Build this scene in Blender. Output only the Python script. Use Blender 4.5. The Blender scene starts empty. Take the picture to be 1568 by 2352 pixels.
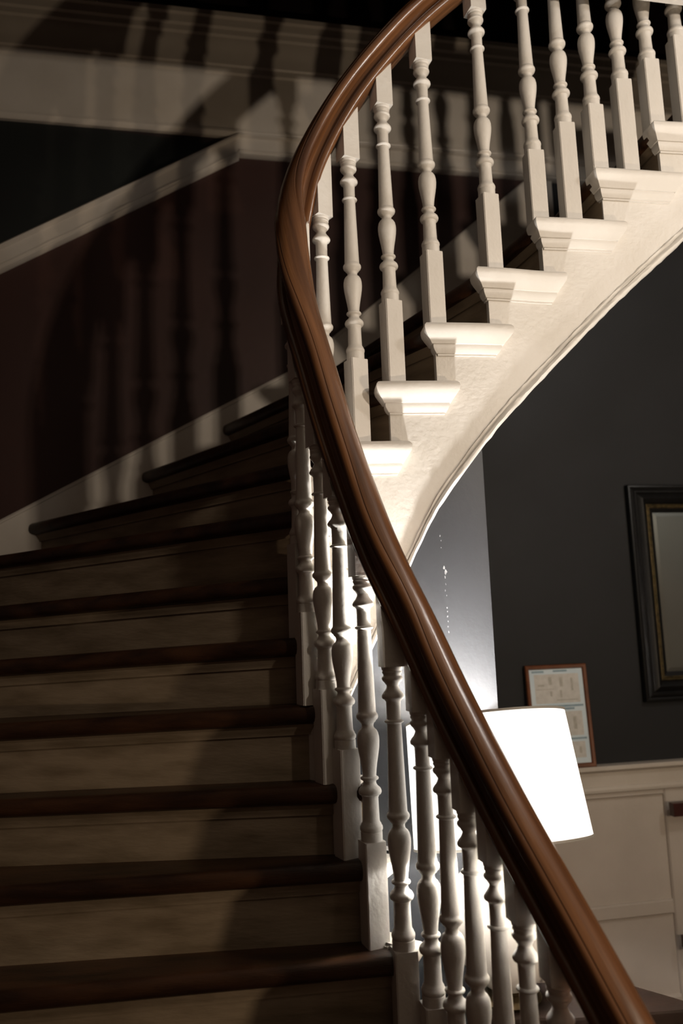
import bpy, bmesh, math, random
from mathutils import Vector, Matrix

# ------------------------------------------------------------------ units
# All layout numbers are in stair risers (1 riser = 0.18 m), floor at z = -5.
S = 0.18
FLOOR = -5.0
def W(x, y, z):
    return Vector((x * S, y * S, (z - FLOOR) * S))
rnd = random.Random(7)
C = bpy.context.scene.collection
scene = bpy.context.scene

# ------------------------------------------------------------------ camera
cam_data = bpy.data.cameras.new('camera')
cam = bpy.data.objects.new('camera', cam_data)
C.objects.link(cam)
cam_data.sensor_fit = 'VERTICAL'
cam_data.sensor_height = 36.0
cam_data.sensor_width = 24.0
cam_data.lens = 1829.0 / 2352.0 * 36.0
cr = Vector((0.99938396, 0.00515052, -0.03471571))
cu = Vector((0.0350957, -0.14666615, 0.98856327))
cf = Vector((0.0, 0.98917264, 0.14675656))
m = Matrix.Identity(4)
for i in range(3):
    m[i][0], m[i][1], m[i][2] = cr[i], cu[i], -cf[i]
m.translation = W(0, 0, 4.02)
cam.matrix_world = m
cam_data.clip_start = 0.02
cam_data.dof.use_dof = True
cam_data.dof.focus_distance = 12.0 * S
cam_data.dof.aperture_fstop = 2.0
scene.camera = cam

# ------------------------------------------------------------------ world, view
world = bpy.data.worlds.new('world')
scene.world = world
world.use_nodes = True
bg = world.node_tree.nodes['Background']
bg.inputs[0].default_value = (0.02, 0.018, 0.016, 1)
bg.inputs[1].default_value = 0.3
scene.view_settings.view_transform = 'Standard'
scene.view_settings.look = 'None'
scene.view_settings.exposure = 0.0
scene.view_settings.gamma = 1.0
scene.view_settings.use_curve_mapping = False

# ------------------------------------------------------------------ hall lights
def point_light(name, loc, power, color, radius):
    d = bpy.data.lights.new(name, 'POINT')
    d.energy = power
    d.color = color
    d.shadow_soft_size = radius
    o = bpy.data.objects.new(name, d)
    C.objects.link(o)
    o.location = loc
    return o
HALL = (10.0, 1.5, 9.8)
HALL_POWER = 140.0
FAR = (13.0, 7.0, 13.9)
FAR_POWER = 42.0
LOW = (8.7, 4.9, 2.1)
LOW_POWER = 48.0
LAMP_POWER = 108.0
point_light('hall_light', W(*HALL), HALL_POWER, (1.0, 0.85, 0.69), 0.045)
point_light('low_light', W(*LOW), LOW_POWER, (1.0, 0.78, 0.55), 0.02)
point_light('ceiling_light_glow', W(*FAR), FAR_POWER, (1.0, 0.93, 0.86), 0.12)

# ------------------------------------------------------------------ materials
def mat(name, color, rough=0.5, color2=None, nscale=6.0, detail=4.0, bump=0.0, bscale=40.0,
        spec=0.5, stretch=None, use_uv=False, contrast=(0.35, 0.65), metallic=0.0, coat=0.0):
    mt = bpy.data.materials.new(name)
    mt.use_nodes = True
    nt = mt.node_tree
    b = nt.nodes['Principled BSDF']
    b.inputs['Roughness'].default_value = rough
    b.inputs['Specular IOR Level'].default_value = spec
    b.inputs['Metallic'].default_value = metallic
    b.inputs['Coat Weight'].default_value = coat
    b.inputs['Coat Roughness'].default_value = 0.15
    tc = nt.nodes.new('ShaderNodeTexCoord')
    mp = nt.nodes.new('ShaderNodeMapping')
    nt.links.new(tc.outputs['UV' if use_uv else 'Object'], mp.inputs[0])
    if stretch:
        mp.inputs['Scale'].default_value = stretch
    n1 = nt.nodes.new('ShaderNodeTexNoise')
    n1.inputs['Scale'].default_value = nscale
    n1.inputs['Detail'].default_value = detail
    nt.links.new(mp.outputs[0], n1.inputs['Vector'])
    rp = nt.nodes.new('ShaderNodeValToRGB')
    rp.color_ramp.elements[0].position = contrast[0]
    rp.color_ramp.elements[1].position = contrast[1]
    c2 = color2 or tuple(c * 0.85 for c in color)
    rp.color_ramp.elements[0].color = (*c2, 1)
    rp.color_ramp.elements[1].color = (*color, 1)
    nt.links.new(n1.outputs['Fac'], rp.inputs[0])
    nt.links.new(rp.outputs[0], b.inputs['Base Color'])
    if bump > 0:
        n2 = nt.nodes.new('ShaderNodeTexNoise')
        n2.inputs['Scale'].default_value = bscale
        n2.inputs['Detail'].default_value = 3
        nt.links.new(mp.outputs[0], n2.inputs['Vector'])
        bp = nt.nodes.new('ShaderNodeBump')
        bp.inputs['Strength'].default_value = bump
        bp.inputs['Distance'].default_value = 0.004
        nt.links.new(n2.outputs['Fac'], bp.inputs['Height'])
        nt.links.new(bp.outputs[0], b.inputs['Normal'])
    return mt

def emit(name, color, strength):
    mt = bpy.data.materials.new(name)
    mt.use_nodes = True
    nt = mt.node_tree
    b = nt.nodes['Principled BSDF']
    b.inputs['Base Color'].default_value = (*color, 1)
    b.inputs['Roughness'].default_value = 0.9
    b.inputs['Emission Color'].default_value = (*color, 1)
    b.inputs['Emission Strength'].default_value = strength
    return mt

M = {}
M['white'] = mat('white_gloss_paint', (0.70, 0.675, 0.635), 0.45, (0.63, 0.60, 0.555), 5, 4, 0.25, 70, 0.35)
M['string'] = mat('string_white_paint', (0.70, 0.675, 0.635), 0.45, (0.645, 0.615, 0.565), 6, 5, 0.35, 70, 0.5)
M['riser'] = mat('worn_riser_paint', (0.30, 0.232, 0.16), 0.5, (0.17, 0.125, 0.078), 9, 8, 0.3, 50, 0.4,
                 contrast=(0.3, 0.62), stretch=(.6, .6, 2.6))
M['tread'] = mat('dark_stair_wood', (0.060, 0.026, 0.012), 0.32, (0.020, 0.009, 0.005), 4, 6, 0.25, 60, 0.5,
                 stretch=(1.0, 6.0, 6.0))
M['rail'] = mat('polished_rail_wood', (0.205, 0.088, 0.034), 0.27, (0.050, 0.018, 0.007), 1.0, 6, 0.15, 6, 0.55,
                stretch=(2.2, 26.0, 1.0), use_uv=True, contrast=(0.3, 0.72), coat=0.25)
M['red_wall'] = mat('dark_red_wall_paint', (0.036, 0.0105, 0.0062), 0.6, (0.029, 0.0085, 0.0052), 3, 4, 0.15, 40)
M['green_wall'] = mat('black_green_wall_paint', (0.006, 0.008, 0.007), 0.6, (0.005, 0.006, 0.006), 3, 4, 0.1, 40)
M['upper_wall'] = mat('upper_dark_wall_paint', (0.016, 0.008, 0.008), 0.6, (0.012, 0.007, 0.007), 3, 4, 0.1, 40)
M['grey_wall'] = mat('charcoal_wall_paint', (0.022, 0.0225, 0.0235), 0.6, (0.020, 0.0205, 0.0215), 3, 4, 0.15, 60, spec=0.15)
M['blue_grey_wall'] = mat('blue_grey_satin_paint', (0.021, 0.0235, 0.028), 0.5, (0.019, 0.0215, 0.026), 3, 4, 0.15, 60)
M['trim'] = mat('cream_trim_paint', (0.56, 0.51, 0.45), 0.4, (0.50, 0.45, 0.39), 4, 4, 0.15, 60)
M['wainscot'] = mat('beige_wainscot_paint', (0.54, 0.485, 0.43), 0.45, (0.48, 0.43, 0.38), 4, 5, 0.2, 50)
M['ceiling'] = mat('ceiling_paint', (0.16, 0.145, 0.125), 0.8, None, 3, 3)
M['plain_wall'] = mat('hall_wall_paint', (0.10, 0.09, 0.08), 0.7, None, 3, 3)
M['floor'] = mat('floor_wood', (0.10, 0.05, 0.025), 0.4, (0.06, 0.03, 0.015), 5, 5, 0.1, 40, stretch=(1, 8, 1))
M['black_frame'] = mat('black_lacquer', (0.006, 0.006, 0.006), 0.35, (0.004, 0.004, 0.004), 8, 3, 0.05, 50, 0.25)
M['gold'] = mat('antique_gold', (0.15, 0.11, 0.05), 0.45, (0.06, 0.045, 0.02), 60, 4, 0.4, 200, metallic=0.8)
M['glass'] = mat('mirror_glass', (0.55, 0.62, 0.62), 0.12, (0.60, 0.64, 0.64), 2, 2, metallic=1.0)
M['brown_frame'] = mat('brown_frame_wood', (0.17, 0.055, 0.020), 0.35, (0.09, 0.028, 0.010), 10, 5, 0.1, 60)
M['paper'] = mat('certificate_paper', (0.62, 0.72, 0.78), 0.35, (0.55, 0.66, 0.73), 12, 3)
M['print_blue'] = mat('print_blue_ink', (0.20, 0.30, 0.37), 0.5, (0.26, 0.36, 0.42), 40, 3)
M['print_grey'] = mat('print_grey_field', (0.60, 0.59, 0.56), 0.5, (0.52, 0.51, 0.48), 40, 3)
M['print_dark'] = mat('print_dark_lines', (0.36, 0.35, 0.31), 0.5, (0.45, 0.43, 0.38), 60, 3)
M['dark_table'] = mat('dark_table_wood', (0.022, 0.012, 0.008), 0.6, (0.013, 0.008, 0.006), 6, 5, 0.1, 50, 0.2, stretch=(1, 5, 1))
M['rack'] = mat('dark_red_wood', (0.060, 0.016, 0.012), 0.35, (0.035, 0.010, 0.008), 8, 5, 0.1, 50)
M['ceramic'] = mat('white_glazed_ceramic', (0.80, 0.79, 0.77), 0.12, (0.78, 0.77, 0.75), 4, 2, 0, 1, 0.6)
M['brass'] = mat('dark_brass', (0.10, 0.075, 0.04), 0.35, None, 20, 3, metallic=0.9)
M['shade'] = emit('glowing_shade_fabric', (1.0, 0.975, 0.94), 1.25)
M['shade_trim'] = mat('shade_edge_band', (0.30, 0.29, 0.27), 0.7)
M['chip'] = mat('exposed_plaster', (0.30, 0.31, 0.32), 0.7, (0.10, 0.10, 0.11), 60, 3)
M['bulb'] = emit('bulb_glow', (1.0, 0.95, 0.85), 8.0)

# ------------------------------------------------------------------ mesh helpers
class MB:
    """collects polygons in riser units (absolute), becomes one mesh object"""
    def __init__(self):
        self.v, self.f, self.uv = [], [], []
    def quad(self, *p, uv=None):
        n = len(self.v)
        self.v += [tuple(q) for q in p]
        self.f.append(tuple(range(n, n + len(p))))
        self.uv.append(uv)
    def grid(self, rows, closed_v=False, uvs=None, caps=False):
        """rows: list of point lists of equal length"""
        n0 = len(self.v)
        nc = len(rows[0])
        for r in rows:
            self.v += [tuple(q) for q in r]
        for i in range(len(rows) - 1):
            for j in range(nc if closed_v else nc - 1):
                j2 = (j + 1) % nc
                a, b, c, d = n0 + i * nc + j, n0 + (i + 1) * nc + j, n0 + (i + 1) * nc + j2, n0 + i * nc + j2
                self.f.append((a, b, c, d))
                if uvs:
                    u, vv = uvs
                    v2 = vv[j + 1]
                    self.uv.append([(u[i], vv[j]), (u[i + 1], vv[j]), (u[i + 1], v2), (u[i], v2)])
                else:
                    self.uv.append(None)
        if caps:
            self.f.append(tuple(n0 + j for j in range(nc)))
            self.uv.append(None)
            k = n0 + (len(rows) - 1) * nc
            self.f.append(tuple(k + j for j in reversed(range(nc))))
            self.uv.append(None)
    def box(self, x0, x1, y0, y1, z0, z1):
        a = [(x0, y0, z0), (x1, y0, z0), (x1, y1, z0), (x0, y1, z0)]
        b = [(x, y, z1) for x, y, _ in a]
        self.prism(a, b)
    def prism(self, a, b):
        n = len(self.v)
        k = len(a)
        self.v += list(a) + list(b)
        self.f.append(tuple(n + i for i in reversed(range(k))))
        self.f.append(tuple(n + k + i for i in range(k)))
        self.uv += [None, None]
        for i in range(k):
            j = (i + 1) % k
            self.f.append((n + i, n + j, n + k + j, n + k + i))
            self.uv.append(None)
    def lathe(self, prof, cx=0, cy=0, z0=0, seg=24, tilt=None):
        rows = []
        for r, z in prof:
            rows.append([(cx + r * math.cos(2 * math.pi * i / seg), cy + r * math.sin(2 * math.pi * i / seg), z0 + z)
                         for i in range(seg)])
        self.grid(rows, closed_v=True)
    def mesh(self, name, local=False, smooth=None):
        me = bpy.data.meshes.new(name)
        if local:
            vs = [(x * S, y * S, z * S) for x, y, z in self.v]
        else:
            vs = [W(*p) for p in self.v]
        me.from_pydata(vs, [], self.f)
        if any(u is not None for u in self.uv):
            ul = me.uv_layers.new(name='UVMap')
            li = 0
            for f, u in zip(self.f, self.uv):
                for k in range(len(f)):
                    ul.data[li].uv = u[k] if u else (0, 0)
                    li += 1
        bm = bmesh.new()
        bm.from_mesh(me)
        bmesh.ops.recalc_face_normals(bm, faces=bm.faces)
        bm.to_mesh(me)
        bm.free()
        if smooth is not None:
            me.shade_smooth()
            try:
                me.set_sharp_from_angle(angle=math.radians(smooth))
            except Exception:
                pass
        return me

def obj(name, mb, material, parent=None, smooth=None, kind=None):
    me = mb if isinstance(mb, bpy.types.Mesh) else mb.mesh(name, smooth=smooth)
    if not me.materials:
        me.materials.append(M[material])
    o = bpy.data.objects.new(name, me)
    C.objects.link(o)
    if parent is not None:
        o.parent = parent
        o.matrix_parent_inverse = parent.matrix_world.inverted()
    if kind:
        o['kind'] = kind
    return o
def thing(name, loc, label, cat, group=None):
    o = bpy.data.objects.new(name, None)
    C.objects.link(o)
    o.location = loc
    o.empty_display_size = 0.1
    bpy.context.view_layer.update()
    o['label'] = label
    o['category'] = cat
    if group:
        o['group'] = group
    return o
def tag(o, label, cat, group=None):
    o['label'] = label
    o['category'] = cat
    if group:
        o['group'] = group
    return o
def struct(name, mb, material, smooth=None, parent=None):
    o = obj(name, mb, material, parent, smooth)
    if parent is None:
        o['kind'] = 'structure'
    return o

# ------------------------------------------------------------------ spline utility
def spline(xs, ys):
    n = len(xs)
    h = [xs[i + 1] - xs[i] for i in range(n - 1)]
    a = [0.0] * n; b = [1.0] * n; c = [0.0] * n; d = [0.0] * n
    for i in range(1, n - 1):
        a[i], b[i], c[i] = h[i - 1], 2 * (h[i - 1] + h[i]), h[i]
        d[i] = 6 * ((ys[i + 1] - ys[i]) / h[i] - (ys[i] - ys[i - 1]) / h[i - 1])
    for i in range(1, n):
        w = a[i] / b[i - 1]
        b[i] -= w * c[i - 1]; d[i] -= w * d[i - 1]
    mm = [0.0] * n
    mm[-1] = d[-1] / b[-1]
    for i in range(n - 2, -1, -1):
        mm[i] = (d[i] - c[i] * mm[i + 1]) / b[i]
    def ev(t):
        i = 0
        while i < n - 2 and t > xs[i + 1]:
            i += 1
        aa = (xs[i + 1] - t) / h[i]; bb = 1 - aa
        return aa * ys[i] + bb * ys[i + 1] + ((aa**3 - aa) * mm[i] + (bb**3 - bb) * mm[i + 1]) * h[i]**2 / 6
    return ev
def lerp_table(tab):
    def ev(t):
        if t <= tab[0][0]:
            a, b = tab[0], tab[1]
        elif t >= tab[-1][0]:
            a, b = tab[-2], tab[-1]
        else:
            for a, b in zip(tab[:-1], tab[1:]):
                if a[0] <= t <= b[0]:
                    break
        return a[1] + (b[1] - a[1]) * (t - a[0]) / (b[0] - a[0])
    return ev

# ------------------------------------------------------------------ stair layout
# (position along the flight u, tread number, x, y, z of the top of the base block, turn in degrees)
BAL = [(-4.0, -4, 2.154, 9.245, -3.304, 12), (-3.5, -4, 1.879, 9.531, -2.782, 12), (-3.0, -3, 1.640, 9.808, -2.223, 12),
       (-2.5, -3, 1.399, 10.077, -1.694, 12), (-2.0, -2, 1.163, 10.332, -1.109, 12), (-1.5, -2, 0.925, 10.568, -0.557, 12),
       (-1.0, -1, 0.595, 10.790, 0.010, 11), (0, 0, 0.251, 11.121, 1.243, 20), (1, 1, -0.060, 11.354, 2.407, 27),
       (2, 2, -0.306, 11.536, 3.206, 27), (3, 3, -0.554, 11.735, 4.295, 24), (4, 4, -0.651, 11.978, 5.327, 30),
       (5, 5, -0.571, 12.195, 6.320, 38), (6, 6, -0.178, 12.358, 7.279, 38), (7, 7, 0.316, 12.440, 8.337, 28),
       (8, 8, 0.926, 12.489, 9.329, 22), (9, 9, 1.648, 12.557, 10.186, 18), (10, 10, 2.677, 12.712, 11.261, 18),
       (11, 11, 3.577, 12.929, 12.168, 8), (11.5, 11, 4.182, 13.014, 12.725, 7), (12, 12, 4.748, 13.119, 13.131, 12),
       (12.5, 12, 5.339, 13.217, 13.672, 6), (13, 13, 5.915, 13.320, 14.134, 9), (13.5, 13, 6.533, 13.406, 14.653, 8)]
T_TOP = 3.509
us = [b[0] for b in BAL]; xs = [b[2] for b in BAL]; ys = [b[3] for b in BAL]
d0 = (xs[0] - xs[2], ys[0] - ys[2])
d1 = ((xs[-1] - xs[-5]) / 2.5, (ys[-1] - ys[-5]) / 2.5)
us2 = [us[0] - 3, us[0] - 1] + us + [us[-1] + 1, us[-1] + 3]
xs2 = [xs[0] + 3 * d0[0], xs[0] + d0[0]] + xs + [xs[-1] + d1[0], xs[-1] + 3 * d1[0]]
ys2 = [ys[0] + 3 * d0[1], ys[0] + d0[1]] + ys + [ys[-1] + d1[1], ys[-1] + 3 * d1[1]]
px, py = spline(us2, xs2), spline(us2, ys2)
def path(u):
    return px(u), py(u)
def tang(u):
    a, b = path(u + 0.02), path(u - 0.02)
    dx, dy = a[0] - b[0], a[1] - b[1]
    l = math.hypot(dx, dy)
    return dx / l, dy / l
def speed(u):
    a, b = path(u + 0.02), path(u - 0.02)
    return math.hypot(a[0] - b[0], a[1] - b[1]) / 0.04
def off(u, e):
    """point beside the baluster line, e > 0 towards the open well"""
    x, y = path(u); tx, ty = tang(u)
    return x + e * ty, y - e * tx
def tz(k):
    return k if k <= 4 else 4.02 + (k - 4.02) * 0.972
LAST = 15
LEAD = {-4: .3, -3: .3, -2: .3, -1: .36, 0: .42, 1: .42, 2: .45, 3: .33, 4: .3, 5: .3, 6: .3, 7: .3, 8: .32, 9: .26,
        10: .36, 11: .24, 12: .25, 13: .25, 14: .25, 15: .25, 16: .25}
THETA = {-4: 218, -3: 212, -2: 203, -1: 193, 0: 184.5, 1: 181, 2: 174, 3: 173, 4: 166, 5: 158, 6: 152, 7: 143.0, 8: 135.0,
         9: 129.0, 10: 120, 11: 109, 12: 102, 13: 101, 14: 101, 15: 101, 16: 101}
DZ = {0: -.05, 2: -.05, 4: -.05, 5: -.1, 7: -.05}
TILT = {0: .025, 1: .03, 2: .03, 3: .035, 4: .04, 5: .035, 6: .03, 7: .025, 8: .03, 9: .03}
# back wall plane: y = WY + WM * x
WM, WY = 0.194, 18.7
WC, WS = math.cos(math.atan(WM)), math.sin(math.atan(WM))
def wall(s, z, p=0.0):
    """point on the back wall: s along it, height z, p in front of it"""
    return (s * WC + p * WS, WY + s * WS - p * WC, z)
LEFT = -8.6
NOSE = {}
def hit(A, d):
    s_left = (LEFT - A[0]) / d[0] if d[0] < -0.05 else 1e9
    den = d[1] - WM * d[0]
    s_back = (WY + WM * A[0] - A[1]) / den if den > 1e-3 else 1e9
    return min(s_left, s_back)
TIPS = {7: (-7.09, 6.58), 8: (-4.65, 7.74), 9: (-2.8, 8.87)}
for k in range(-4, LAST + 2):
    uf = k - LEAD[k] / speed(k)
    A = path(uf)
    th = math.radians(THETA[k])
    z0 = tz(k) + DZ.get(k, 0)
    t = TILT.get(k, .03 if 0 <= k < 10 else (.02 if k >= 10 else .02))
    if k in TIPS:
        w = wall(*TIPS[k])
        dx, dy = w[0] - A[0], w[1] - A[1]
        L = math.hypot(dx, dy)
        d = (dx / L, dy / L)
        t = (z0 - w[2]) / L
    else:
        d = (math.cos(th), math.sin(th))
        L = hit(A, d)
    # horizontal normal pointing down the flight
    tx, ty = tang(k)
    n = (-d[1], d[0])
    if n[0] * tx + n[1] * ty > 0:
        n = (-n[0], -n[1])
    NOSE[k] = dict(A=A, d=d, L=L, z=z0, t=t, n=n, u=uf)
def nose_pt(k, f, back=0.0, dz=0.0, inner=0.0):
    """f 0..1 from the well end to the wall, back = set back from the nosing edge"""
    N = NOSE[k]
    s = inner + (N['L'] - inner) * f
    return (N['A'][0] + N['d'][0] * s - N['n'][0] * back, N['A'][1] + N['d'][1] * s - N['n'][1] * back,
            N['z'] - N['t'] * max(s, 0) + dz)

stair = thing('curved_staircase', W(0.5, 11.5, FLOOR),
              'curved wooden staircase with white turned balusters, dark treads and a polished brown handrail', 'staircase')

TH = 0.27
INN = -0.12
for k in range(-4, LAST + 1):
    mb = MB()
    rows = []
    for f in (0.0, 0.34, 0.67, 1.0):
        b = nose_pt(k + 1, f, 0.30, 0, INN)
        zt = nose_pt(k, f, 0, 0, INN)[2]
        row = [(b[0], b[1], zt)]
        for bk, dz in ((0.10, 0), (0.05, -.012), (0.015, -.045), (0, -.10), (0, -.17), (0.02, -.225), (0.06, -.255), (0.11, -TH)):
            q = nose_pt(k, f, bk, dz, INN)
            row.append(q)
        row.append((b[0], b[1], zt - TH))
        rows.append(row)
    mb.grid(rows, closed_v=True, caps=True)
    tr = obj('tread', mb, 'tread', stair, smooth=35)
    # riser below this tread
    zlow = (lambda f: nose_pt(k - 1, f, 0, 0, INN)[2] - 0.03) if k > -4 else (lambda f: FLOOR)
    mb = MB()
    rows = []
    for f in (0.0, 0.34, 0.67, 1.0):
        a = nose_pt(k, f, 0.20, -TH + 0.02, INN)
        b = nose_pt(k, f, 0.30, -TH + 0.02, INN)
        zl = zlow(f)
        rows.append([a, (a[0], a[1], zl), (b[0], b[1], zl), b])
    mb.grid(rows, closed_v=True, caps=True)
    rs = obj('riser', mb, 'riser', stair)
    mb = MB()
    rows = []
    for f in (0.0, 0.34, 0.67, 1.0):
        row = []
        for bk, dz in ((0.22, 0.0), (0.11, 0.0), (0.125, -.05), (0.15, -.10), (0.165, -.135), (0.165, -.155), (0.22, -.155)):
            row.append(nose_pt(k, f, bk, -TH + 0.005 + dz, INN))
        rows.append(row)
    mb.grid(rows, closed_v=True, caps=True)
    obj('cove_moulding', mb, 'riser', rs, smooth=30)

# return nosings on the well side
EF = 0.15            # string face offset from the baluster line
RPROF = [(0.0, -.10), (0.0, .17), (-.02, .215), (-.06, .245), (-.11, .25), (-.17, .235), (-.24, .19), (-.30, .145),
         (-.335, .125), (-.34, .10), (-.372, .10), (-.40, .095), (-.44, .075), (-.475, .05), (-.48, .03), (-.51, .03),
         (-.515, -.10)]
for k in range(-4, LAST):
    N = NOSE[k]
    ua = N['u']
    ub = NOSE[k + 1]['u'] + 0.50 / speed(k + 1)
    zc = tz(k) + 0.004
    mb = MB()
    rows = []
    pmax = 0.25
    for dz, p in RPROF:
        inset = pmax - max(p, 0.0)
        a = ua + (inset - 0.02) / speed(ua)
        b = ub - inset / speed(ub)
        row = [(*off(a, EF - .12), zc + dz)]
        for i in range(7):
            u = a + (b - a) * i / 6
            row.append((*off(u, EF + p), zc + dz))
        row.append((*off(b, EF - .12), zc + dz))
        rows.append(row)
    mb.grid(rows, closed_v=True, caps=True)
    obj('return_nosing', mb, 'white', stair, smooth=28)

# outer string: stepped top, curved bottom
bot = lerp_table([(-4.6, -6.3), (-3, -5.2), (0, -3.1), (2, -1.3), (4, .7), (5, 1.75), (6.42, 3.17), (6.66, 3.36), (7.18, 3.89),
                  (8.14, 5.07), (8.78, 5.84), (9.26, 6.45), (9.64, 6.93), (10.82, 8.12), (11.92, 9.33), (13.18, 10.64), (15.0, 12.5)])
bx = [(-.6, 1.9), (-.25, 2.55), (.05, 3.12), (.44, 3.89), (1.03, 5.03), (1.47, 5.84), (1.93, 6.46), (2.35, 6.98), (3.44, 8.13), (4.69, 9.34), (6.17, 10.66), (8.5, 12.75)]
botx = spline([a for a, b in bx], [b for a, b in bx])
def bot_s(u):
    if u >= 6.2:
        return botx(off(u, EF)[0])
    z6 = botx(off(6.2, EF)[0])
    return max(FLOOR, z6 + (u - 6.2) * 1.03)
samples = []
ur = {k: NOSE[k]['u'] + 0.21 / speed(k) for k in NOSE}
for k in range(-4, LAST):
    a, b = ur[k], ur[k + 1]
    for i in range(7):
        samples.append((a + (b - a) * (i / 6) * 0.9999, tz(k) - 0.03))
mb = MB()
rows, bead, U0 = [], [], 0
for u, zt in samples:
    o_, i_ = off(u, EF), off(u, EF - 0.16)
    zb = bot_s(u)
    if zb > zt - .02:
        zb = zt - .02
    rows.append([(*o_, zt), (*o_, zb), (*i_, zb), (*i_, zt)])
mb.grid(rows, closed_v=True, caps=True)
obj('outer_string', mb, 'string', stair, smooth=25)
mb = MB()
rows = []
u = 2.0
while u < 15.0:
    zb = bot_s(u)
    row = []
    for p, dz in ((-.02, .17), (.012, .165), (.035, .15), (.04, .12), (.03, .10), (.014, .09), (.02, .075), (.075, .05), (.095, .0), (.08, -.045), (.03, -.085), (-.05, -.07), (-.10, -.03)):
        w = 1.0 + 0.10 * rnd.uniform(-1, 1)
        row.append((*off(u, EF + p * w), zb + dz + 0.012 * rnd.uniform(-1, 1)))
    rows.append(row)
    u += 0.09
mb.grid(rows, closed_v=True, caps=True)
obj('string_bead', mb, 'string', stair, smooth=45)

# dark soffit under the upper flight
mb = MB()
rows = []
for i in range(61):
    u = 3.2 + (15.2 - 3.2) * i / 60
    a = off(u, EF - 0.14)
    tx, ty = tang(u)
    nx, ny = -ty, tx
    den = ny - WM * nx
    s = (WY + WM * a[0] - a[1]) / den
    if u < 9.75:
        s = 0.62
    b = (a[0] + nx * s, a[1] + ny * s)
    z = bot_s(u) + 0.03
    rows.append([(*a, z), (*b, z), (*b, z + .12), (*a, z + .12)])
mb.grid(rows, closed_v=True, caps=True)
obj('soffit', mb, 'grey_wall', stair, smooth=40)

# balusters
PROF = [(.145, 0), (.145, .115), (.138, .118), (.138, .125), (.148, .135), (.153, .16), (.150, .185), (.138, .20), (.136, .215),
        (.122, .235), (.114, .26), (.112, .34), (.109, .45), (.108, .555), (.116, .565), (.118, .58), (.145, .595), (.155, .62), (.155, .64),
        (.145, .665), (.128, .685), (.108, .70), (.092, .725), (.086, .745), (.088, .765), (.10, .775), (.118, .785), (.124, .80),
        (.118, .815), (.095, .826), (.092, .84), (.097, .90), (.110, .99), (.130, 1.10), (.146, 1.20), (.152, 1.28), (.150, 1.34),
        (.138, 1.395), (.118, 1.43), (.100, 1.445), (.094, 1.45), (.085, 1.465), (.080, 1.485), (.084, 1.51), (.098, 1.53), (.112, 1.54),
        (.116, 1.555), (.140, 1.575), (.149, 1.60), (.148, 1.625), (.138, 1.645), (.127, 1.655), (.122, 1.68), (.117, 1.85), (.110, 2.15),
        (.102, 2.45), (.096, 2.72), (.0945, 2.775), (.108, 2.78), (.124, 2.79), (.128, 2.80), (.124, 2.81), (.108, 2.822), (.096, 2.827),
        (.094, 2.86), (.095, 3.0), (.098, 3.06), (.108, 3.068), (.112, 3.08), (.140, 3.095), (.150, 3.115), (.148, 3.135), (.130, 3.165),
        (.105, 3.195), (.088, 3.225), (.080, 3.25), (.080, 3.265), (.092, 3.28), (.098, 3.29), (.102, 3.30), (.128, 3.325), (.140, 3.35), (.136, 3.375),
        (.118, 3.39), (.118, 3.41), (.130, 3.425), (.132, 3.445), (.124, 3.455), (.136, 3.47), (.140, 3.49), (.140, 3.509)]
mb = MB()
mb.lathe(PROF, seg=28)
shaft_me = mb.mesh('turned_shaft', local=True, smooth=50)
shaft_me.materials.append(M['white'])
def block_mesh(name):
    bm = bmesh.new()
    bmesh.ops.create_cube(bm, size=1.0)
    for v in bm.verts:
        v.co.x *= 0.295 * S; v.co.y *= 0.295 * S; v.co.z = (v.co.z + 0.5) * S
    ed = [e for e in bm.edges if abs(e.verts[0].co.z - e.verts[1].co.z) > 0.01]
    bmesh.ops.bevel(bm, geom=ed, offset=0.0022, segments=2, affect='EDGES')
    me = bpy.data.meshes.new(name)
    bm.to_mesh(me)
    bm.free()
    me.materials.append(M['white'])
    return me
block_me = block_mesh('baluster_block')
RZ = [(-6.6, -1.9), (-5, 0.0), (-4, 1.12), (-3.5, 1.70), (-3, 2.27), (-2.5, 2.84), (-2, 3.44), (-1.5, 4.09), (-1, 4.86), (0, 5.93), (1, 7.0),
      (2, 8.05), (3, 9.05), (4, 10.1), (5, 11.15), (6, 12.16), (7, 13.02), (8, 13.83), (9, 14.66), (10, 15.62), (11, 16.53), (11.5, 17.05),
      (12, 17.52), (12.5, 18.03), (13, 18.52), (13.5, 19.02), (15.3, 20.7)]
rz0 = spline([a for a, b in RZ], [b for a, b in RZ])
rail_z = lambda u: sum(w * rz0(min(max(u + d, -6.6), 15.3)) for d, w in ((-.5, 1), (-.25, 2), (0, 2), (.25, 2), (.5, 1))) / 8
rail_slope = lambda u: (rail_z(u + .1) - rail_z(u - .1)) / .2 / speed(u)
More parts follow.
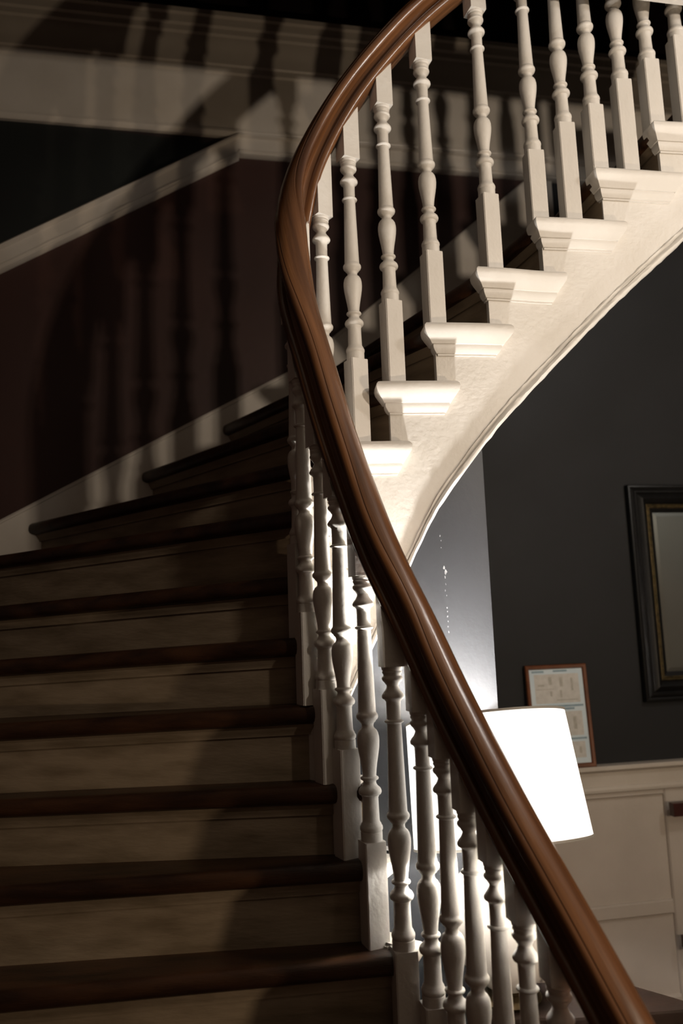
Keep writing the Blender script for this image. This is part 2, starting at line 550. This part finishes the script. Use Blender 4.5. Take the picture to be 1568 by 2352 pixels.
for (u, k, x, y, zb, rot) in BAL + [(14, 14, *path(14), 15.16, 8), (14.5, 14, *path(14.5), 15.67, 8)]:
    r = math.radians(rot)
    sh = bpy.data.objects.new('baluster', shaft_me)
    C.objects.link(sh)
    sh.parent = stair
    sh.matrix_parent_inverse = stair.matrix_world.inverted()
    sh.location = W(x, y, zb)
    sh.rotation_euler = (0, 0, r)
    base_h = zb - (tz(k) + DZ.get(k, 0) - 0.02)
    if base_h < 0.1:
        base_h = 0.1
    bo = bpy.data.objects.new('base_block', block_me)
    C.objects.link(bo)
    bo.parent = sh
    bo.location = (0, 0, -base_h * S)
    bo.scale = (1, 1, base_h)
    # the top block is cut on the rake of the handrail
    sl = rail_slope(u)
    zr = rail_z(u) - 0.27 * math.hypot(1, sl) + 0.035 - zb
    tx, ty = tang(u)
    hw = 0.1475
    lo = [(-hw, -hw), (hw, -hw), (hw, hw), (-hw, hw)]
    def ztop(cx, cy):
        wx = cx * math.cos(r) - cy * math.sin(r)
        wy = cx * math.sin(r) + cy * math.cos(r)
        return zr + sl * (wx * tx + wy * ty)
    mb = MB()
    mb.prism([(a_, b_, T_TOP) for a_, b_ in lo], [(a_, b_, max(ztop(a_, b_), T_TOP + .05)) for a_, b_ in lo])
    me = mb.mesh('top_block', local=True)
    me.materials.append(M['white'])
    bo = bpy.data.objects.new('top_block', me)
    C.objects.link(bo)
    bo.parent = sh

# handrail
half = [(0.0, 0.0), (.15, 0.0), (.195, .012), (.222, .045), (.228, .085), (.208, .122), (.170, .142), (.128, .155), (.108, .190), (.112, .235),
        (.145, .265), (.200, .285), (.240, .315), (.256, .355), (.252, .40), (.228, .435), (.198, .45), (.196, .462), (.168, .485), (.115, .515),
        (.055, .53), (0.0, .535)]
prof = half + [(-a, b) for a, b in reversed(half[1:-1])]
perim = [0.0]
for a, b in zip(prof, prof[1:] + prof[:1]):
    perim.append(perim[-1] + math.hypot(a[0] - b[0], a[1] - b[1]))
ctrl = [(*path(u_), rz0(u_)) for u_ in [-6.4, -5.2] + us + [14.2, 15.3]]
ch = [0.0]
for p, q in zip(ctrl, ctrl[1:]):
    ch.append(ch[-1] + math.dist(p, q))
sx, sy, sz_ = (spline(ch, [c[i] for c in ctrl]) for i in range(3))
NS = 420
raw = [(sx(t), sy(t), sz_(t)) for t in [ch[-1] * i / NS for i in range(NS + 1)]]
step = ch[-1] / NS
KW = [(d, math.exp(-(d * step / 0.33) ** 2 / 2)) for d in range(-18, 19)]
cen = []
for i in range(18, NS - 17):
    w = sum(k_ for _, k_ in KW)
    cen.append(Vector([sum(raw[i + d][a_] * k_ for d, k_ in KW) / w for a_ in range(3)]))
mb = MB()
rows, uu, acc = [], [], 0.0
for i in range(1, len(cen) - 1, 2):
    P = cen[i]
    Tn = (cen[i + 1] - cen[i - 1]).normalized()
    side = Vector((Tn.y, -Tn.x, 0)).normalized()
    up = side.cross(Tn).normalized()
    if up.z < 0:
        up = -up
    rows.append([tuple(P + side * w + up * (h - 0.27)) for w, h in prof])
    acc += 2 * step
    uu.append(acc * S)
mb.grid(rows, closed_v=True, uvs=(uu, [p * S for p in perim]), caps=True)
obj('handrail', mb, 'rail', stair, smooth=40)
# newel at the foot of the flight
nx_, ny_ = path(-5.35)
mb = MB()
mb.box(nx_ - .3, nx_ + .3, ny_ - .3, ny_ + .3, FLOOR, FLOOR + 1.6)
mb.lathe([(.24, 0), (.27, .05), (.2, .15), (.16, .4), (.22, 1.2), (.26, 1.6), (.18, 1.9), (.2, 2.0), (.28, 2.1), (.28, 2.3), (.2, 2.5), (.0, 2.6)], nx_, ny_, FLOOR + 1.6)
obj('newel_post', mb, 'white', stair, smooth=40)

# ------------------------------------------------------------------ room shell
mb = MB(); mb.box(LEFT - .3, 17, -8, 23, FLOOR - .3, FLOOR)
struct('floor', mb, 'floor')
mb = MB(); mb.box(LEFT - .4, LEFT, -8, 18.7, FLOOR, 30)
struct('wall_left', mb, 'red_wall')
mb = MB(); mb.box(LEFT, 17, -8.4, -8, FLOOR, 30)
struct('wall_front', mb, 'plain_wall')
mb = MB(); mb.box(17, 17.4, -8, 23, FLOOR, 30)
struct('wall_right', mb, 'plain_wall')
# hall ceiling, its edge runs parallel to the back wall in front of the stairs
CE, CZ = 11.4, 15.1
mb = MB()
a = [(LEFT, -8, CZ), (17, -8, CZ), (17, CE + WM * 17, CZ), (LEFT, CE + WM * LEFT, CZ)]
mb.prism(a, [(x, y, CZ + 1.4) for x, y, z in a])
struct('ceiling', mb, 'ceiling')
mb = MB()
a = [(LEFT, CE + WM * LEFT, CZ - .15), (17, CE + WM * 17, CZ - .15), (17, CE + .25 + WM * 17, CZ - .15), (LEFT, CE + .25 + WM * LEFT, CZ - .15)]
mb.prism(a, [(x, y, CZ + 1.7) for x, y, z in a])
struct('trim_1', mb, 'white')
mb = MB(); mb.box(10.2, 17, 13.9, 22, tz(16) - .5, tz(16))
struct('floor_upper', mb, 'floor')
mb = MB(); mb.box(LEFT, 17, -8, 23, 30, 30.3)
struct('ceiling_upper', mb, 'ceiling')

# back wall, painted in fields
def field(pts, p0=0.0, th=0.3):
    mb = MB()
    mb.prism([wall(s, z, p0) for s, z in pts], [wall(s, z, p0 - th) for s, z in pts])
    return mb
SK = [(-9.3, 5.72), (-7.62, 6.65), (-1.12, 10.24), (-0.07, 11.12), (2.25, 13.07), (5.22, 15.63), (6.0, 16.3)]
skz = lerp_table(SK)
struct('wall_back', field([(-9.3, FLOOR), (17.5, FLOOR), (17.5, 16.0), (5.65, 16.0)] + [(s, z - .3) for s, z in reversed(SK[:-1])]), 'grey_wall')
struct('wall_back_stair', field([(s, z - .3) for s, z in SK[:-1]] + [(5.65, 16.0), (-2.3, 16.0), (-9.3, 11.75)]), 'red_wall')
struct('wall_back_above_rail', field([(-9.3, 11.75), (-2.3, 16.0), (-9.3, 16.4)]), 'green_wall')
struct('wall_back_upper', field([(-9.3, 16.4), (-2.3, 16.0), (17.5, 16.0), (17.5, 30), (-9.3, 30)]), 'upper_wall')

def run(name, line, prof, material, smooth=25):
    """moulding along the wall: line of (s, top z), prof of (drop below top, stand-out)"""
    mb = MB()
    rows = [[wall(s, z - dz, p) for dz, p in prof] for s, z in line]
    mb.grid(rows, closed_v=True, caps=True)
    return struct(name, mb, material, smooth)
run('baseboard_stair', SK, [(0, -.02), (0, .08), (.05, .11), (.09, .11), (.10, .08), (2.4, .08), (2.4, -.02)], 'trim')
CAP = [(-.02, -.02), (-.02, .16), (.04, .22), (.09, .22), (.11, .17), (.13, .13), (.46, .13), (.48, .17), (.52, .18), (.55, .14), (.57, .17), (.61, .17),
       (.645, .10), (.645, -.02)]
run('trim_2', [(-9.3, 12.09), (-2.28, 16.28)], CAP, 'trim')
run('trim_3', [(-2.28, 16.28), (7, 16.25)], [(d * .9, p) for d, p in CAP], 'trim')
BAND = [(0, -.02), (0, .62), (.12, .62), (.15, .55), (.32, .52), (.36, .46), (.48, .44), (.52, .38), (.62, .36), (.75, .30), (.95, .24),
        (1.12, .22), (1.16, .18), (1.30, .17), (1.34, .12), (2.83, .12), (2.83, .17), (2.90, .18), (2.97, .14), (3.0, .10), (3.0, -.02)]
run('trim_4', [(-9.3, 19.2), (17.5, 19.2)], BAND, 'trim', 30)
# chair rail and wainscot below the mirror
CH = [(0, -.02), (0, .30), (.03, .33), (.09, .33), (.12, .27), (.15, .22), (.17, .17), (.48, .16), (.50, .20), (.56, .22), (.62, .21), (.65, .15), (.65, -.02)]
run('trim_5', [(2.4, .62), (17.4, .62)], CH, 'trim')
mb = MB()
mb.prism([wall(s, z, .03) for s, z in ((2.4, FLOOR), (17.4, FLOOR), (17.4, .3), (2.4, .3))],
         [wall(s, z, -.02) for s, z in ((2.4, FLOOR), (17.4, FLOOR), (17.4, .3), (2.4, .3))])
wn = struct('trim_6', mb, 'wainscot')
def slab(s0, s1, z0, z1, p, nm):
    mb = MB()
    c = .03
    mb.prism([wall(s, z, .0) for s, z in ((s0, z0), (s1, z0), (s1, z1), (s0, z1))],
             [wall(s, z, p - .04) for s, z in ((s0, z0), (s1, z0), (s1, z1), (s0, z1))])
    mb.prism([wall(s, z, p - .04) for s, z in ((s0, z0), (s1, z0), (s1, z1), (s0, z1))],
             [wall(s, z, p) for s, z in ((s0 + c, z0 + c), (s1 - c, z0 + c), (s1 - c, z1 - c), (s0 + c, z1 - c))])
    obj(nm, mb, 'wainscot', wn)
stiles = (4.2, 7.66, 11.1, 14.6)
for s0 in stiles:
    slab(s0, s0 + .62, FLOOR, -.0, .12, 'stile')
for a, b in zip(stiles, stiles[1:]):
    slab(a + .62, b, -2.87, -2.55, .12, 'panel_rail')
    slab(a + .62, b, -.16, -.0, .12, 'panel_rail')
    slab(a + .62, b, FLOOR, FLOOR + .35, .12, 'panel_rail')

# charcoal wall closing the space under the winders
REC = EF - 0.60
mb = MB()
rows = []
u = -4.6
while u <= 9.80:
    o_, i_ = off(u, REC), off(u, REC - 0.12)
    zt = max(bot_s(u) + .08, FLOOR + .02)
    rows.append([(*o_, zt), (*o_, FLOOR), (*i_, FLOOR), (*i_, zt)])
    u += 0.1
mb.grid(rows, closed_v=True, caps=True)
sp = struct('wall_under_stair', mb, 'blue_grey_wall', 40)
# chipped paint running down that wall
def under_pt(xw, z, d):
    """point on the charcoal wall at world x = xw, d proud of it"""
    lo, hi = 6.0, 9.6
    for _ in range(40):
        mid = (lo + hi) / 2
        if off(mid, REC + d)[0] < xw:
            lo = mid
        else:
            hi = mid
    return (*off(lo, REC + d), z)
mb = MB()
spots = [(1.60, 5.50, .02), (1.615, 5.42, .015), (1.61, 5.30, .012), (1.64, 4.98, .035), (1.665, 4.90, .045), (1.65, 4.82, .025), (1.655, 4.70, .02),
         (1.64, 4.60, .018), (1.66, 4.52, .015), (1.655, 4.32, .022), (1.66, 4.26, .018), (1.655, 4.18, .022), (1.66, 4.10, .015), (1.655, 4.02, .022), (1.66, 3.93, .02)]
for (xw, z, r) in spots:
    n = 7
    pts = []
    for j in range(n):
        a = 2 * math.pi * j / n
        rr = .7 * r * rnd.uniform(.5, 1.2)
        pts.append((xw + .7 * rr * math.cos(a), z + 1.5 * rr * math.sin(a)))
    mb.prism([under_pt(a, b, -.01) for a, b in pts], [under_pt(a, b, .008) for a, b in pts])
o = obj('paint_chips', mb, 'chip', sp)
o['kind'] = 'stuff'

# ------------------------------------------------------------------ table lamp on the side table
TZ = -0.94
tb = thing('side_table', W(2.6, 11.5, FLOOR), 'dark wooden side table under the lamp, its angled top edge showing beside the handrail', 'table')
poly = [(4.5, 11.08), (3.83, 11.73), (3.55, 12.0), (1.75, 11.95), (1.5, 11.1), (2.6, 10.92)]
mb = MB()
cx_, cy_ = 2.9, 11.45
def shrink(f):
    return [(cx_ + (x - cx_) * f, cy_ + (y - cy_) * f) for x, y in poly]
for f0, z0, f1, z1 in ((.985, TZ - .19, 1.0, TZ - .15), (1.0, TZ - .15, 1.0, TZ - .03), (1.0, TZ - .03, .985, TZ)):
    mb.prism([(x, y, z0) for x, y in shrink(f0)], [(x, y, z1) for x, y in shrink(f1)])
obj('table_top', mb, 'dark_table', tb)
mb = MB()
mb.prism([(x, y, TZ - .75) for x, y in shrink(.86)], [(x, y, TZ - .18) for x, y in shrink(.86)])
obj('apron', mb, 'dark_table', tb)
for (x, y) in ((4.05, 11.2), (3.45, 11.8), (1.9, 11.75), (1.75, 11.2)):
    mb = MB()
    mb.prism([(x - .07, y - .07, FLOOR), (x + .07, y - .07, FLOOR), (x + .07, y + .07, FLOOR), (x - .07, y + .07, FLOOR)],
             [(x - .13, y - .13, TZ - .3), (x + .13, y - .13, TZ - .3), (x + .13, y + .13, TZ - .3), (x - .13, y + .13, TZ - .3)])
    obj('leg', mb, 'dark_table', tb)

LX, LY = 2.018, 11.55
lamp = thing('table_lamp', W(LX, LY, TZ), 'lit table lamp with a white drum shade and round white ceramic body behind the balusters', 'lamp')
mb = MB()
mb.lathe([(0.0, 0), (.42, 0), (.44, .04), (.40, .10), (.30, .14), (.30, .20)], LX, LY, TZ, 32)
obj('foot', mb, 'brass', lamp, smooth=40)
mb = MB()
mb.lathe([(.30, .18), (.38, .24), (.52, .36), (.66, .56), (.74, .80), (.76, 1.02), (.73, 1.26), (.63, 1.50), (.47, 1.70), (.28, 1.82), (.16, 1.86), (.15, 1.92), (.0, 1.92)], LX, LY, TZ, 40)
obj('ceramic_body', mb, 'ceramic', lamp, smooth=60)
mb = MB()
mb.lathe([(.06, 1.90), (.06, 1.95), (.13, 1.96), (.13, 2.11), (.05, 2.12)], LX, LY, TZ, 16)
obj('socket', mb, 'brass', lamp, smooth=40)
mb = MB()
mb.lathe([(.0, 2.115), (.13, 2.115), (.34, 2.15), (.36, 2.18), (.33, 2.165), (.12, 2.13), (.0, 2.13)], LX, LY, TZ, 32)
obj('light_block_dish', mb, 'ceramic', lamp, smooth=40)  # added hidden dish, keeps the bulb's light from spilling down onto the wall
# the shade sits a little askew on its fitting
ZB, ZT, RB, RT = 1.063, 2.718, 1.214, 1.132
tilt = Matrix.Rotation(-0.201, 3, 'X') @ Matrix.Rotation(-0.056, 3, 'Y')
piv = Vector((LX, LY, 1.5))
def tlt(p):
    return tuple(tilt @ (Vector(p) - piv) + piv)
def ring(r, z, seg=64):
    return [tlt((LX + r * math.cos(2 * math.pi * i / seg), LY + r * math.sin(2 * math.pi * i / seg), z)) for i in range(seg)]
mb = MB()
mb.grid([ring(RB, ZB), ring(RT, ZT), ring(RT - .015, ZT), ring(RB - .015, ZB), ring(RB, ZB)], closed_v=True)
sh = obj('lamp_shade', mb, 'shade', lamp, smooth=40)
for r, z in ((RB, ZB), (RT, ZT)):
    mb = MB()
    mb.grid([ring(r + .008, z - .012), ring(r + .008, z + .02), ring(r - .022, z + .02), ring(r - .022, z - .012), ring(r + .008, z - .012)], closed_v=True)
    obj('shade_rim', mb, 'shade_trim', sh, smooth=40)
mb = MB()
for a in (0, 2.094, 4.189):
    c, s_ = math.cos(a), math.sin(a)
    p0 = Vector((LX + .1 * c, LY + .1 * s_, ZT - .2)); p1 = Vector((LX + (RT - .02) * c, LY + (RT - .02) * s_, ZT - .1))
    n = Vector((-s_, c, 0)) * .02
    zz = Vector((0, 0, .02))
    mb.prism([tlt(p0 - n - zz), tlt(p0 + n - zz), tlt(p0 + n + zz), tlt(p0 - n + zz)], [tlt(p1 - n - zz), tlt(p1 + n - zz), tlt(p1 + n + zz), tlt(p1 - n + zz)])
obj('shade_spider', mb, 'brass', sh)
mb = MB()
mb.lathe([(.0, 2.10), (.06, 2.11), (.08, 2.15), (.09, 2.19), (.08, 2.23), (.05, 2.255), (.0, 2.26)], LX, LY, TZ, 16)
bulb = obj('bulb', mb, 'bulb', lamp, smooth=60)
bulb.visible_shadow = True
pl = point_light('lamp_light', W(LX, LY, 1.33), LAMP_POWER, (1.0, 0.96, 0.91), 0.03)
pl.parent = lamp
pl.matrix_parent_inverse = lamp.matrix_world.inverted()

# ------------------------------------------------------------------ mirror
S0, S1, Z0, Z1 = 7.37, 12.4, 2.02, 7.42
mir = thing('wall_mirror', W(*wall((S0 + S1) / 2, Z0, 0)), 'large mirror in a black frame with a gold beaded inner edge on the charcoal wall', 'mirror')
def frame_ring(levels):
    """levels: (inset from the outer edge, stand-out); returns mesh of the mitred frame"""
    mb = MB()
    rows = []
    for ins, p in levels:
        rows.append([wall(S0 + ins, Z0 + ins, p), wall(S1 - ins, Z0 + ins, p), wall(S1 - ins, Z1 - ins, p), wall(S0 + ins, Z1 - ins, p)])
    mb.grid(rows, closed_v=True)
    return mb
obj('mirror_frame', frame_ring([(0, .0), (0, .14), (.02, .17), (.06, .18), (.10, .16), (.12, .17), (.16, .21), (.20, .21), (.24, .18), (.27, .20), (.36, .24), (.43, .20), (.48, .14), (.50, .12), (.50, 0)]), 'black_frame', mir, smooth=25)
obj('frame_bead', frame_ring([(.50, .02), (.50, .135), (.515, .145), (.53, .13), (.56, .12), (.575, .135), (.60, .11), (.60, .02)]), 'gold', mir, smooth=40)
obj('inner_slip', frame_ring([(.60, .02), (.60, .10), (.70, .06), (.70, .02)]), 'black_frame', mir)
mb = MB()
i0, i1 = .69, .80
mb.grid([[wall(S0 + i, Z0 + i, p), wall(S1 - i, Z0 + i, p), wall(S1 - i, Z1 - i, p), wall(S0 + i, Z1 - i, p)] for i, p in ((i0, .03), (i0, .04), (i1, .055))], closed_v=True)
mb.quad(wall(S0 + i1, Z0 + i1, .055), wall(S1 - i1, Z0 + i1, .055), wall(S1 - i1, Z1 - i1, .055), wall(S0 + i1, Z1 - i1, .055))
obj('mirror_glass', mb, 'glass', mir)

# ------------------------------------------------------------------ framed certificate standing on the chair rail
c0, c1, e0, e1 = 4.30, 5.87, .625, 3.02
cert = thing('framed_certificate', W(*wall((c0 + c1) / 2, e0, .1)), 'certificate in a narrow brown wooden frame standing on the chair rail behind the lamp', 'picture frame')
def cpt(s, z, p):
    return wall(s, z, p + .05 + .16 * (e1 - z) / (e1 - e0))
mb = MB()
rows = []
for ins, p in ((0, 0), (0, .08), (.02, .10), (.08, .09), (.10, .06), (.10, .0)):
    rows.append([cpt(c0 + ins, e0 + ins, p), cpt(c1 - ins, e0 + ins, p), cpt(c1 - ins, e1 - ins, p), cpt(c0 + ins, e1 - ins, p)])
mb.grid(rows, closed_v=True)
obj('frame', mb, 'brown_frame', cert, smooth=25)
def sheet(s0, s1, z0, z1, p, nm, mt, par):
    mb = MB()
    a = [(s0, z0), (s1, z0), (s1, z1), (s0, z1)]
    mb.prism([cpt(s, z, p - .006) for s, z in a], [cpt(s, z, p) for s, z in a])
    return obj(nm, mb, mt, par)
pa = sheet(c0 + .09, c1 - .09, e0 + .05, e1 - .09, .04, 'paper', 'paper', cert)
sheet(4.52, 5.66, 2.12, 2.80, .044, 'printed_field', 'print_grey', pa)
sheet(4.52, 5.66, 1.36, 1.92, .044, 'printed_field', 'print_grey', pa)
sheet(4.52, 5.66, .85, 1.22, .044, 'printed_field', 'print_grey', pa)
for s0, s1, z in ((4.47, 4.78, 2.86), (5.02, 5.38, 2.87), (4.46, 5.72, 2.05), (4.55, 4.82, 1.975), (5.10, 5.48, 1.985), (4.46, 5.72, 1.29)):
    sheet(s0, s1, z - .022, z + .022, .046, 'printed_line', 'print_blue', pa)
for s0, s1, z0, z1 in ((4.6, 4.76, 2.52, 2.56), (4.88, 4.96, 2.55, 2.74), (5.16, 5.24, 2.5, 2.72), (4.9, 4.95, 2.28, 2.40), (5.15, 5.2, 2.25, 2.42), (5.45, 5.5, 2.4, 2.7),
                       (4.55, 5.0, 2.44, 2.455), (5.05, 5.6, 2.18, 2.2), (5.42, 5.5, 1.5, 1.8), (5.5, 5.56, .95, 1.1)):
    sheet(s0, s1, z0, z1, .047, 'printed_line', 'print_dark', pa)

# ------------------------------------------------------------------ rack at the right edge, knob on the charcoal wall
rk = thing('wooden_rack', W(*wall(9.2, FLOOR, .4)), 'dark red wooden rack with two horizontal bars standing against the panelling', 'rack')
def wbox(s0, s1, z0, z1, p0, p1, nm, par, mt='rack'):
    mb = MB()
    a = [(s0, p0), (s1, p0), (s1, p1), (s0, p1)]
    mb.prism([wall(s, z0, p) for s, p in a], [wall(s, z1, p) for s, p in a])
    return obj(nm, mb, mt, par)
wbox(7.62, 11.4, -.60, -.30, .34, .52, 'bar', rk)
wbox(7.62, 11.4, -3.52, -3.26, .34, .52, 'bar', rk)
for s0 in (8.45, 10.4):
    wbox(s0, s0 + .2, FLOOR, -.30, .36, .50, 'post', rk)
    wbox(s0, s0 + .2, FLOOR, FLOOR + .14, .15, 1.1, 'foot', rk)

kn = thing('door_knob', W(*under_pt(.51, .58, .1)), 'small dark round knob with a pale rim low on the charcoal wall', 'knob')
K = Vector(under_pt(.51, .58, 0.0))
K2 = Vector(under_pt(.51, .58, 1.0))
ax = (K2 - K).normalized()
e1_ = Vector((0, 0, 1)); e2_ = ax.cross(e1_).normalized()
def knob(prof, nm, mt):
    mb = MB()
    rows = [[tuple(K + ax * d + (e1_ * math.cos(t) + e2_ * math.sin(t)) * r) for t in [2 * math.pi * i / 24 for i in range(24)]] for r, d in prof]
    mb.grid(rows, closed_v=True)
    return obj(nm, mb, mt, kn, smooth=50)
knob([(.0, -.01), (.13, -.01), (.13, .02), (.11, .035), (.0, .035)], 'backplate', 'ceramic')
knob([(.04, .03), (.04, .12), (.09, .14), (.11, .19), (.09, .24), (.0, .255)], 'knob', 'black_frame')

# ------------------------------------------------------------------ the hall's other lamps (outside the view)
x, y, z = HALL
cl = thing('pendant_lamp', W(x, y, z), 'dark metal pendant lamp hanging in the hall beyond the view', 'lamp')
mb = MB()
mb.lathe([(0, CZ - z), (.45, CZ - z), (.45, CZ - z - .10), (.10, CZ - z - .25), (.04, CZ - z - .3), (.03, -.3)], x, y, z, 24)
obj('pendant_rod', mb, 'brass', cl, smooth=40)
mb = MB()
mb.lathe([(.66, -.22), (.62, -.42), (.42, -.60), (.0, -.68), (.0, -.70), (.44, -.62), (.64, -.43), (.68, -.22), (.66, -.22)], x, y, z, 32)
obj('light_cutoff_bowl', mb, 'brass', cl, smooth=40)  # unseen opaque bowl, added to cut the lamp's light off the lower stairs
x, y, z = FAR
cl = thing('ceiling_lamp', W(x, y, CZ), 'flat round ceiling lamp over the hall beyond the view', 'lamp')
mb = MB()
mb.lathe([(0, 0), (.5, 0), (.5, -.05), (.3, -.08), (0, -.08)], x, y, CZ, 32)
obj('plate', mb, 'brass', cl, smooth=40)
x, y, z = LOW
cl = thing('floor_lamp', W(x, y, FLOOR), 'slim dark floor lamp standing in the hall beyond the view', 'lamp')
mb = MB()
mb.lathe([(0, 0), (.7, 0), (.7, .08), (.1, .16), (.06, .3), (.06, z - FLOOR - .7), (.12, z - FLOOR - .65), (.12, z - FLOOR - .35), (0, z - FLOOR - .3)], x, y, FLOOR, 24)
obj('stand', mb, 'brass', cl, smooth=40)
